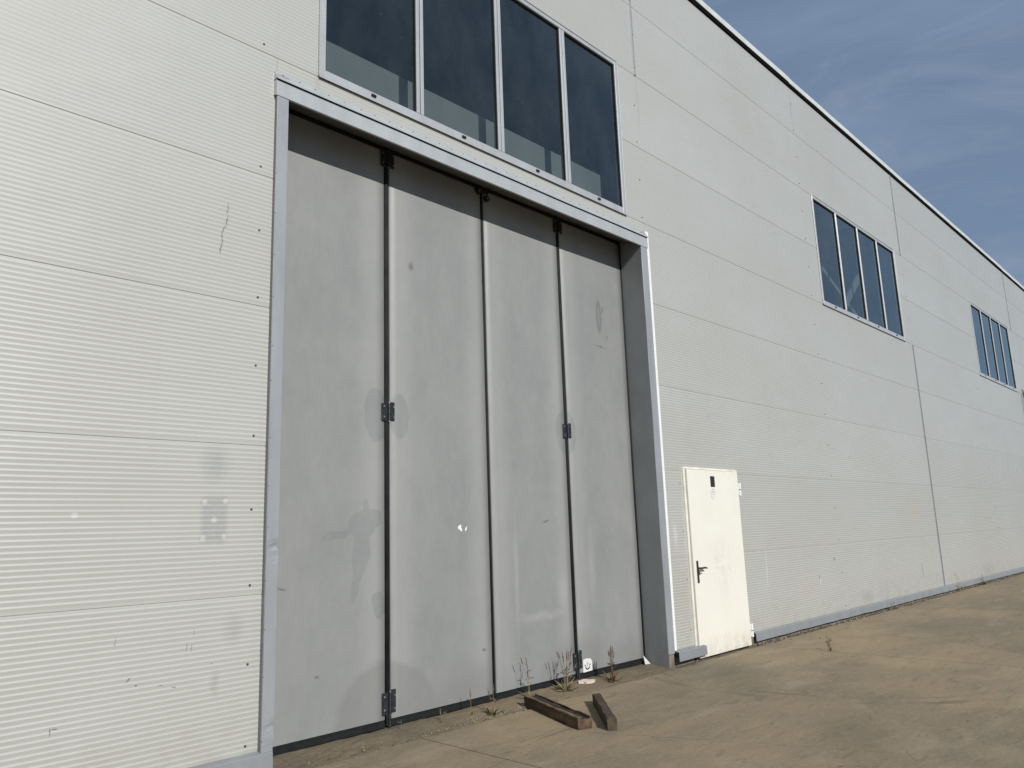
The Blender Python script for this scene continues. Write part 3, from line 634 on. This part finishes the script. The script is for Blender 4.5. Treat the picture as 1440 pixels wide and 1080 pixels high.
# ---------------------------------------------------------------- windows
def window(x0, x1, z0, z1, label, mw=.085, gk=.010):
    fw = .05; b = MB(); yf, yb = -.012, .06
    # outer frame: four members butted at the corners
    b.box(x0, x0+fw, yf, yb, L(z0), L(z1), M['frame'], .004); b.box(x1-fw, x1, yf, yb, L(z0), L(z1), M['frame'], .004)
    b.box(x0+fw+.001, x1-fw-.001, yf+.001, yb, L(z1-fw), L(z1), M['frame'], .004); b.box(x0+fw+.001, x1-fw-.001, yf+.001, yb, L(z0), L(z0+.065), M['frame'], .004)
    o = b.build('window', WH); o['label'] = label
    cell = (x1-x0)/4
    for k in (1, 2, 3):
        xm = x0+cell*k; b = MB()
        b.box(xm-mw/2, xm-.004, yf+.003, yb-.002, L(z0+.066), L(z1-fw-.001), M['frame'], .004); b.box(xm+.004, xm+mw/2, yf+.003, yb-.002, L(z0+.066), L(z1-fw-.001), M['frame'], .004)
        b.box(xm-.006, xm+.006, yf+.012, yb-.004, L(z0+.066), L(z1-fw-.001), M['rubber']); b.build('mullion', o)
    for k in range(4):
        a = x0+cell*k+(fw if k == 0 else mw/2); c = x0+cell*(k+1)-(fw if k == 3 else mw/2); b = MB()
        t = random.uniform(-.0012, .0012); ya = .022
        b.add([(a-.004, ya+t, L(z0+.06)), (c+.004, ya-t, L(z0+.06)), (c+.004, ya-t+random.uniform(-.001, .001), L(z1-fw+.004)), (a-.004, ya+t, L(z1-fw+.004))], [(0, 1, 2, 3)], M['glass']); b.build('pane', o)
        b = MB()
        for p, q, r_, s_ in ((a, a+gk, z0+.066, z1-fw-.001), (c-gk, c, z0+.066, z1-fw-.001)): b.box(p, q, .004, .020, L(r_), L(s_), M['rubber'])
        b.box(a+gk+.0005, c-gk-.0005, .005, .020, L(z0+.0655), L(z0+.076), M['rubber']); b.box(a+gk+.0005, c-gk-.0005, .005, .020, L(z1-fw-.011), L(z1-fw-.0005), M['rubber']); b.build('gasket', o)
        xm = x0+cell*(k+.5)+.0; b = MB(); b.box(xm-.026, xm+.026, yf-.014, yf+.002, L(z0+.018), L(z0+.043), M['black'], .006); b.build('drain_cap', o)
    b = MB(); b.extrude_x([(.0, L(z0-.002)), (-.022, L(z0-.006)), (-.024, L(z0-.024)), (-.020, L(z0-.024)), (-.018, L(z0-.011)), (.0, L(z0-.010))], [x0-.015, x1+.015], M['frame']); fixn(b.build('sill', o))
    # flashing lines round the opening
    for xx in ((x0-.014, x0-.002), (x1+.002, x1+.014)):
        b = MB(); b.box(xx[0], xx[1], -.016, .02, L(z0+.001), L(z1+.012), M['frame'], .003); b.build('side_flashing', o)
    b = MB(); b.box(x0-.001, x1+.001, -.018, .02, L(z1+.001), L(z1+.014), M['frame'], .003); b.build('head_flashing', o)
    return o
window(3.046, 7.20, 5.015, 7.0, 'long four-pane window above the folding door')
window(12.902, 17.072, 5.015, 7.0, 'four-pane window beyond the cream door with a diagonal brace behind it', .062, .004)
window(22.95, 27.145, 5.015, 7.0, 'farthest four-pane strip window near the wall lamp', .062, .004)
# painted beams and braces standing behind the glass
for x0, x1 in ((2.5, 7.75), (12.5, 17.5), (22.4, 27.6)):
    b = MB(); b.box(x0, x1, .36, .46, L(5.03), L(5.655 if x0 < 5 else 5.34), M['beam'], .006); b.build('inner_beam', WH)
def brace(p, q, wd):
    b = MB(); p, q = Vector(p), Vector(q); t = (q-p).normalized(); s_ = Vector((-t.z, 0, t.x))*wd/2; y = Vector((0, .05, 0))
    vs = [p-s_, p+s_, q+s_, q-s_]; vs = vs+[v+y for v in vs]
    b.add(vs, [(0, 1, 2, 3), (7, 6, 5, 4), (0, 4, 5, 1), (1, 5, 6, 2), (2, 6, 7, 3), (3, 7, 4, 0)], M['beam']); fixn(b.build('inner_brace', WH))
brace((14.9, .62, L(5.0)), (18.4, .62, L(7.9)), .15); brace((17.9, .70, L(5.0)), (14.9, .70, L(6.3)), .09)

# ---------------------------------------------------------------- cream steel door
x0, x1, z0, z1 = 8.022, 9.318, -.128, 2.045
b = MB(); b.box(x0-.004, x0+.034, -.022, .05, L(z0+.02), L(z1), M['creamframe'], .004); b.box(x1-.012, x1+.010, -.018, .05, L(z0+.02), L(z1), M['creamframe'], .004); b.box(x0+.035, x1-.013, -.020, .05, L(z1-.016), L(z1+.008), M['creamframe'], .004)
SD = b.build('steel_door', WH); SD['label'] = 'cream painted steel door with dark lever handle, grimy at its foot'
b = MB(); xs2 = [x0+.046, x0+.052, x0+.06, x0+.3, x0+.65, x0+1.0, x1-.020, x1-.012]; n = 20; vs = []; fs = []
for k in range(n+1):
    z = z0+(z1-.02-z0)*k/n
    for j, x in enumerate(xs2): vs.append((x, (.03 if j == 0 else -.034 if j < 7 else -.026) + (noise.noise((x*1.3, z, 0))*.002 if 1 < j < 7 else 0), L(z)))
for k in range(n):
    for j in range(7): a = k*8+j; fs.append((a, a+1, a+9, a+8))
a = len(vs); vs += [(xs2[0], .03, L(z1-.02)), (xs2[7], .03, L(z1-.02)), (xs2[0], .03, L(z0)), (xs2[7], .03, L(z0))]
fs += [tuple(n*8+j for j in range(8)) + (a+1,), (tuple(range(7, -1, -1))) + (a+2, a+3)]
b.add(vs, fs, M['cream']); fixn(b.build('door_leaf', SD))
b = MB(); b.box(x0+.030, x0+.050, -.004, .04, L(z0+.02), L(z1-.018), M['rubber']); b.build('door_gap', SD)
b = MB(); b.box(8.135, 8.172, -.044, -.033, L(.70), L(.955), M['brown'], .010)
b.tube([(8.153, -.042, L(.868)), (8.153, -.078, L(.868)), (8.172, -.086, L(.868)), (8.235, -.086, L(.872)), (8.285, -.084, L(.864))], [.012, .012, .012, .0115, .009], M['brown'], 8)
b.tube([(8.153, -.042, L(.815)), (8.153, -.056, L(.815))], .015, M['brown'], 10); b.tube([(8.150, -.055, L(.812)), (8.205, -.060, L(.808))], [.006, .005], M['brown'], 6); b.build('handle', SD)
b = MB(); b.box(8.605, 8.705, -.041, -.032, L(1.822), L(1.955), M['black'], .004); b.build('vent_plate', SD)
b = MB(); seg = 24; vs = [(8.655+.062*math.cos(2*math.pi*i/seg), -.0375, L(1.742)+.072*math.sin(2*math.pi*i/seg)) for i in range(seg)]
b.add(vs, [tuple(range(seg))[::-1]], M['sticker'])
for (u, v, wd, ht) in ((8.655, 1.785, .022, .010), (8.655, 1.762, .03, .006), (8.655, 1.748, .034, .006), (8.655, 1.73, .026, .006)):
    b.add([(u-wd, -.0385, L(v)), (u+wd, -.0385, L(v)), (u+wd, -.0385, L(v+ht)), (u-wd, -.0385, L(v+ht))], [(0, 1, 2, 3)], M['grey'])
b.build('oval_notice', SD)
for z in (1.80, .04):
    b = MB(); b.tube([(x1+.022, -.034, L(z-.075)), (x1+.022, -.034, L(z+.085))], .016, M['lampw'], 10); b.tube([(x1+.022, -.034, L(z-.004)), (x1+.022, -.034, L(z+.004))], .0175, M['rubber'], 10)
    b.box(x1-.002, x1+.026, -.030, -.016, L(z-.07), L(z+.08), M['lampw'], .003); b.build('hinge', SD)

# ---------------------------------------------------------------- wall lamp far along the wall
WL = empty('wall_lamp', (27.86, 0, L(5.0)))
tag(WL, 'small white lamp on a bent grey conduit on the wall beyond the farthest window', 'lamp')
b = MB(); b.tube([(0, -.05, -.9), (0, -.05, .0), (0, -.07, .10), (0, -.14, .16)], .03, M['pipe'], 8); b.box(-.05, .05, -.045, .0, -.55, -.47, M['pipe'], .006); b.build('conduit', WL, True)
b = MB(); b.tube([(0, -.10, .155), (0, -.16, .19), (0, -.26, .185), (0, -.34, .15)], [.05, .085, .09, .05], M['lampw'], 12); b.build('lamp_head', WL, True)

# ================================================================== THINGS IN THE YARD
def timber(name, back, front, wd, ht, mat, label, z, rebate):
    a = Vector(back); c = Vector(front); t = (c-a); ln = t.length; ang = math.atan2(t.y, t.x)
    o = None; b = MB(); n = 46; vs = []
    h2 = wd/2
    if rebate: prof = [(-h2, 0), (h2, 0), (h2, ht*.93), (h2*.82, ht), (h2*.74, ht*.99), (h2*.66, ht*.84), (-h2*.46, ht*.82), (-h2*.56, ht*.98), (-h2*.88, ht), (-h2, ht*.92)]
    else: prof = [(-h2, 0), (h2, 0), (h2, ht*.93), (h2*.86, ht), (-h2*.84, ht*.98), (-h2, ht*.90)]
    m_ = len(prof)
    for k in range(n+1):
        x = ln*k/n - ln/2
        for j, (y, q) in enumerate(prof):
            e = .0065
            vs.append((x + (noise.noise((y*40, q*40, k))*.006 if k in (0, n) else 0), y+noise.noise((x*11, j*1.7, 1))*e + noise.noise((x*2, 0, 8))*.008 - (0.010*max(0, noise.noise((x*5, j, 9))) * (1 if y > 0 else -1) if q > ht*.85 else 0), q+(noise.noise((x*8, j*2.1, 5))*e if q > 0 else 0)))
    fs = [(k*m_+j, (k+1)*m_+j, (k+1)*m_+(j+1) % m_, k*m_+(j+1) % m_) for k in range(n) for j in range(m_)] + [tuple(range(m_)), tuple(n*m_+j for j in range(m_))[::-1]]
    b.add(vs, fs, mat); o = fixn(b.build(name))
    if rebate:
        o.data.materials.append(M['wood3']); o.data.materials.append(M['wood4'])
        for p in o.data.polygons:
            if p.index < n*m_ and p.index % m_ in (4, 5, 6): p.material_index = 1
            if p.index < n*m_ and p.index % m_ in (7, 8): p.material_index = 2
    mid = (a+c)/2; o.location = (mid.x, mid.y, z); o.rotation_euler = (0, 0, ang); return tag(o, label, 'timber', None, 'thing')
timber('timber_beam', (5.235, -.03), (4.862, -.94), .125, .088, M['wood1'], 'brown timber beam with a groove along its top, its end against the door strip', .002, True)
timber('timber_beam', (5.60, -.475), (4.948, -1.135), .072, .088, M['wood2'], 'narrow dark timber beam without groove lying apart on the bare concrete', .001, False)

def weed(x, y, z, stalks, leaves, h, spread, label, lean=(0, 0), heads=True, stm='straw', lfm='green', group=None):
    o = empty('weed', (x, y, z)); tag(o, label, 'weed', group)
    sb, hb, lb = MB(), MB(), MB()
    for k in range(stalks):
        a = random.uniform(0, 6.28); hh = h*random.uniform(.55, 1.0); d = spread*random.uniform(.3, 1)
        dx, dy = math.cos(a)*d+lean[0]*hh, math.sin(a)*d*.6+lean[1]*hh
        pts = [(math.cos(a)*.012, math.sin(a)*.012, -.01), (dx*.3, dy*.3, hh*.42), (dx*.7, dy*.7, hh*.78), (dx, dy, hh)]
        sb.tube(pts, [.0021, .0017, .0014, .001], M[stm], 4)
        if heads:
            top = Vector(pts[3]); dr = (top-Vector(pts[2])).normalized()
            hb.tube([top-dr*.035, top-dr*.01, top+dr*.02, top+dr*.045], [.001, .0045, .0038, .001], M['seed'], 5)
            for q in range(5):
                s_ = top + dr*random.uniform(-.03, .035); e = s_ + Vector((random.uniform(-1, 1), random.uniform(-1, 1), random.uniform(.2, 1)))*.016
                hb.tube([s_, e], [.0022, .0008], M['seed'], 3)
        for q in range(2):
            t = random.uniform(.15, .75); p0 = Vector(pts[1]).lerp(Vector(pts[2]), t); aa = random.uniform(0, 6.28); ll = random.uniform(.03, .07)
            v = Vector((math.cos(aa), math.sin(aa), .5)); sd_ = Vector((-math.sin(aa), math.cos(aa), 0))*.004
            lb.add([p0-sd_, p0+sd_, p0+v*ll*.6+sd_, p0+v*ll-Vector((0, 0, .012)), p0+v*ll*.6-sd_], [(0, 1, 2, 3, 4)], M[lfm])
    for k in range(leaves):
        a = random.uniform(0, 6.28); ll = h*random.uniform(.18, .5); r0 = random.uniform(0, .02); el = random.uniform(.3, 1.3)
        p0 = Vector((math.cos(a)*r0, math.sin(a)*r0, -.008)); v = Vector((math.cos(a)*math.cos(el), math.sin(a)*math.cos(el), math.sin(el)))*ll; sd_ = Vector((-math.sin(a), math.cos(a), 0))*.0042
        p1 = p0+v*.55; p2 = p0+v+Vector((math.cos(a), math.sin(a), -.6))*ll*.15
        lb.add([p0-sd_*.7, p0+sd_*.7, p1+sd_, p2, p1-sd_], [(0, 1, 2, 3, 4)], M[lfm if random.random() < .6 else 'straw'])
    if stalks: sb.build('stalk', o)['kind'] = 'stuff'
    if stalks and heads: hb.build('seed_head', o)['kind'] = 'stuff'
    if leaves or stalks: lb.build('leaf_tuft', o)['kind'] = 'stuff'
    return o
weed(4.80, .0, .0, 2, 46, .22, .06, 'low green tuft of weed under the middle joint of the folding door')
weed(4.66, .12, .01, 1, 4, .24, .02, 'single thin dry stalk left of the low green tuft', heads=True)
weed(5.42, .15, .01, 4, 12, .33, .09, 'tall sparse seed stalks behind the grooved timber beam')
weed(5.86, .09, .0, 12, 36, .36, .12, 'thick bunch of dry grass with seed heads below the right-hand lower hinge')
weed(6.50, .03, .0, 9, 44, .32, .05, 'brown withered weed between the door sticker and the right jamb', lfm='brownleaf', stm='brownleaf')
weed(9.43, -.955, -.004, 5, 6, .19, .05, 'small dry sprig growing from the slab joint in open concrete', stm='brownleaf', lfm='brownleaf', heads=False)
weed(20.1, -.07, -.01, 3, 34, .34, .2, 'dark bushy weed at the base flashing beyond the vertical cover strip', lfm='green', heads=False)
weed(18.4, -.06, -.01, 1, 6, .62, .3, 'tall leaning stalk at the wall just beyond the vertical cover strip', heads=False, stm='brownleaf')
weed(14.3, -.07, -.01, 2, 30, .22, .1, 'small dark tuft at the flashing under the first window past the cream door', lfm='green', heads=False)
weed(3.96, .17, .01, 1, 3, .10, .02, 'tiny blade sprouting at the foot of the left-hand lower hinge', heads=False)
weed(4.34, .13, .01, 2, 2, .16, .03, 'two pale straws in front of the second door leaf', heads=False)

# flake of plaster and litter
def flake(name, x, y, z, r, mat, label, cat, th=.006, sy=.6):
    b = MB(); n = 11; up = []; lo = []
    for i in range(n):
        a = 2*math.pi*i/n; q = r*(1+noise.noise((math.cos(a)*2+x, math.sin(a)*2, 3))*.6); up.append((math.cos(a)*q, math.sin(a)*q*sy, th+noise.noise((i, x, 0))*th)); lo.append((math.cos(a)*q*.92, math.sin(a)*q*sy*.92, -.012))
    b.add(up+lo, [tuple(range(n)), tuple(range(2*n-1, n-1, -1))] + [(i, n+i, n+(i+1) % n, (i+1) % n) for i in range(n)], mat)
    o = fixn(b.build(name)); o.location = (x, y, z); return tag(o, label, cat)
flake('plaster_flake', 6.24, .15, .026, .10, M['plaster'], 'pinkish white plaster flake on the ground below the door sticker', 'debris', .008, .7)['kind'] = 'thing'
b = MB(); b.add([(-.03, .0, -.01), (.045, -.02, -.01), (.0, .01, .05), (-.03, .02, .085), (-.014, -.012, .03)], [(0, 1, 4), (1, 2, 4), (2, 3, 4), (3, 0, 4)], M['sticker'])
o = b.build('paper_scrap'); o.location = (7.40, .235, .03); tag(o, 'curled white scrap stuck in the corner of the right door jamb', 'scrap')

# loose grit: pebbles along the broken slab edge and under the flashing
def grit(name, n, fn, mats, smin, smax, label):
    bs = MB()
    for k in range(n):
        x, y, z = fn(); s_ = random.uniform(smin, smax)*(1 if random.random() < .85 else 1.8); a = random.uniform(0, 6.28); ca, sa = math.cos(a), math.sin(a)
        base = [(1, 0, 0), (.1, .8, 0), (-.9, .2, 0), (-.3, -.8, 0), (.25, .1, .75), (-.35, -.05, .6)]
        vs = []
        for (u, v, q) in base:
            u *= random.uniform(.7, 1.3); v *= random.uniform(.7, 1.3); vs.append((x+s_*(u*ca-v*sa), y+s_*(u*sa+v*ca), z+s_*q*random.uniform(.7, 1.2)-.002))
        bs.add(vs, [(0, 1, 4), (1, 5, 4), (1, 2, 5), (2, 3, 5), (3, 4, 5), (3, 0, 4)], M[random.choice(mats)])
    return tag(bs.build(name), label, 'gravel', None, 'stuff')
def g1():
    c = random.choice([(4.95, -.02, .14, .035), (4.98, -.04, .12, .025), (4.75, -.05, .25, .03), (5.5, .03, 1.2, .06), (6.5, .08, .8, .1), (7.1, .1, .25, .1), (4.4, -.07, .7, .04), (3.6, .0, .6, .08)])
    return random.gauss(c[0], c[2]), min(.26, random.gauss(c[1], c[3])), .001
grit('gravel', 1300, g1, ['stone', 'sill', 'lip', 'earth'], .002, .0065, 'pale crumbs of broken concrete along the slab edge at the folding door')
grit('gravel', 2800, lambda: (9.4+random.random()**1.3*18, .0-abs(random.gauss(0, .10))*(.5+abs(math.sin(random.random()*9))), -.003), ['earth', 'earth', 'plinth', 'stone'], .004, .014, 'dark grit and crumbs under the base flashing along the wall')
grit('gravel', 800, lambda: (random.uniform(4, 14), random.uniform(-3.6, -.2), .001), ['earth', 'earth', 'stone'], .0015, .0055, 'scattered dark specks of grit over the open concrete yard')
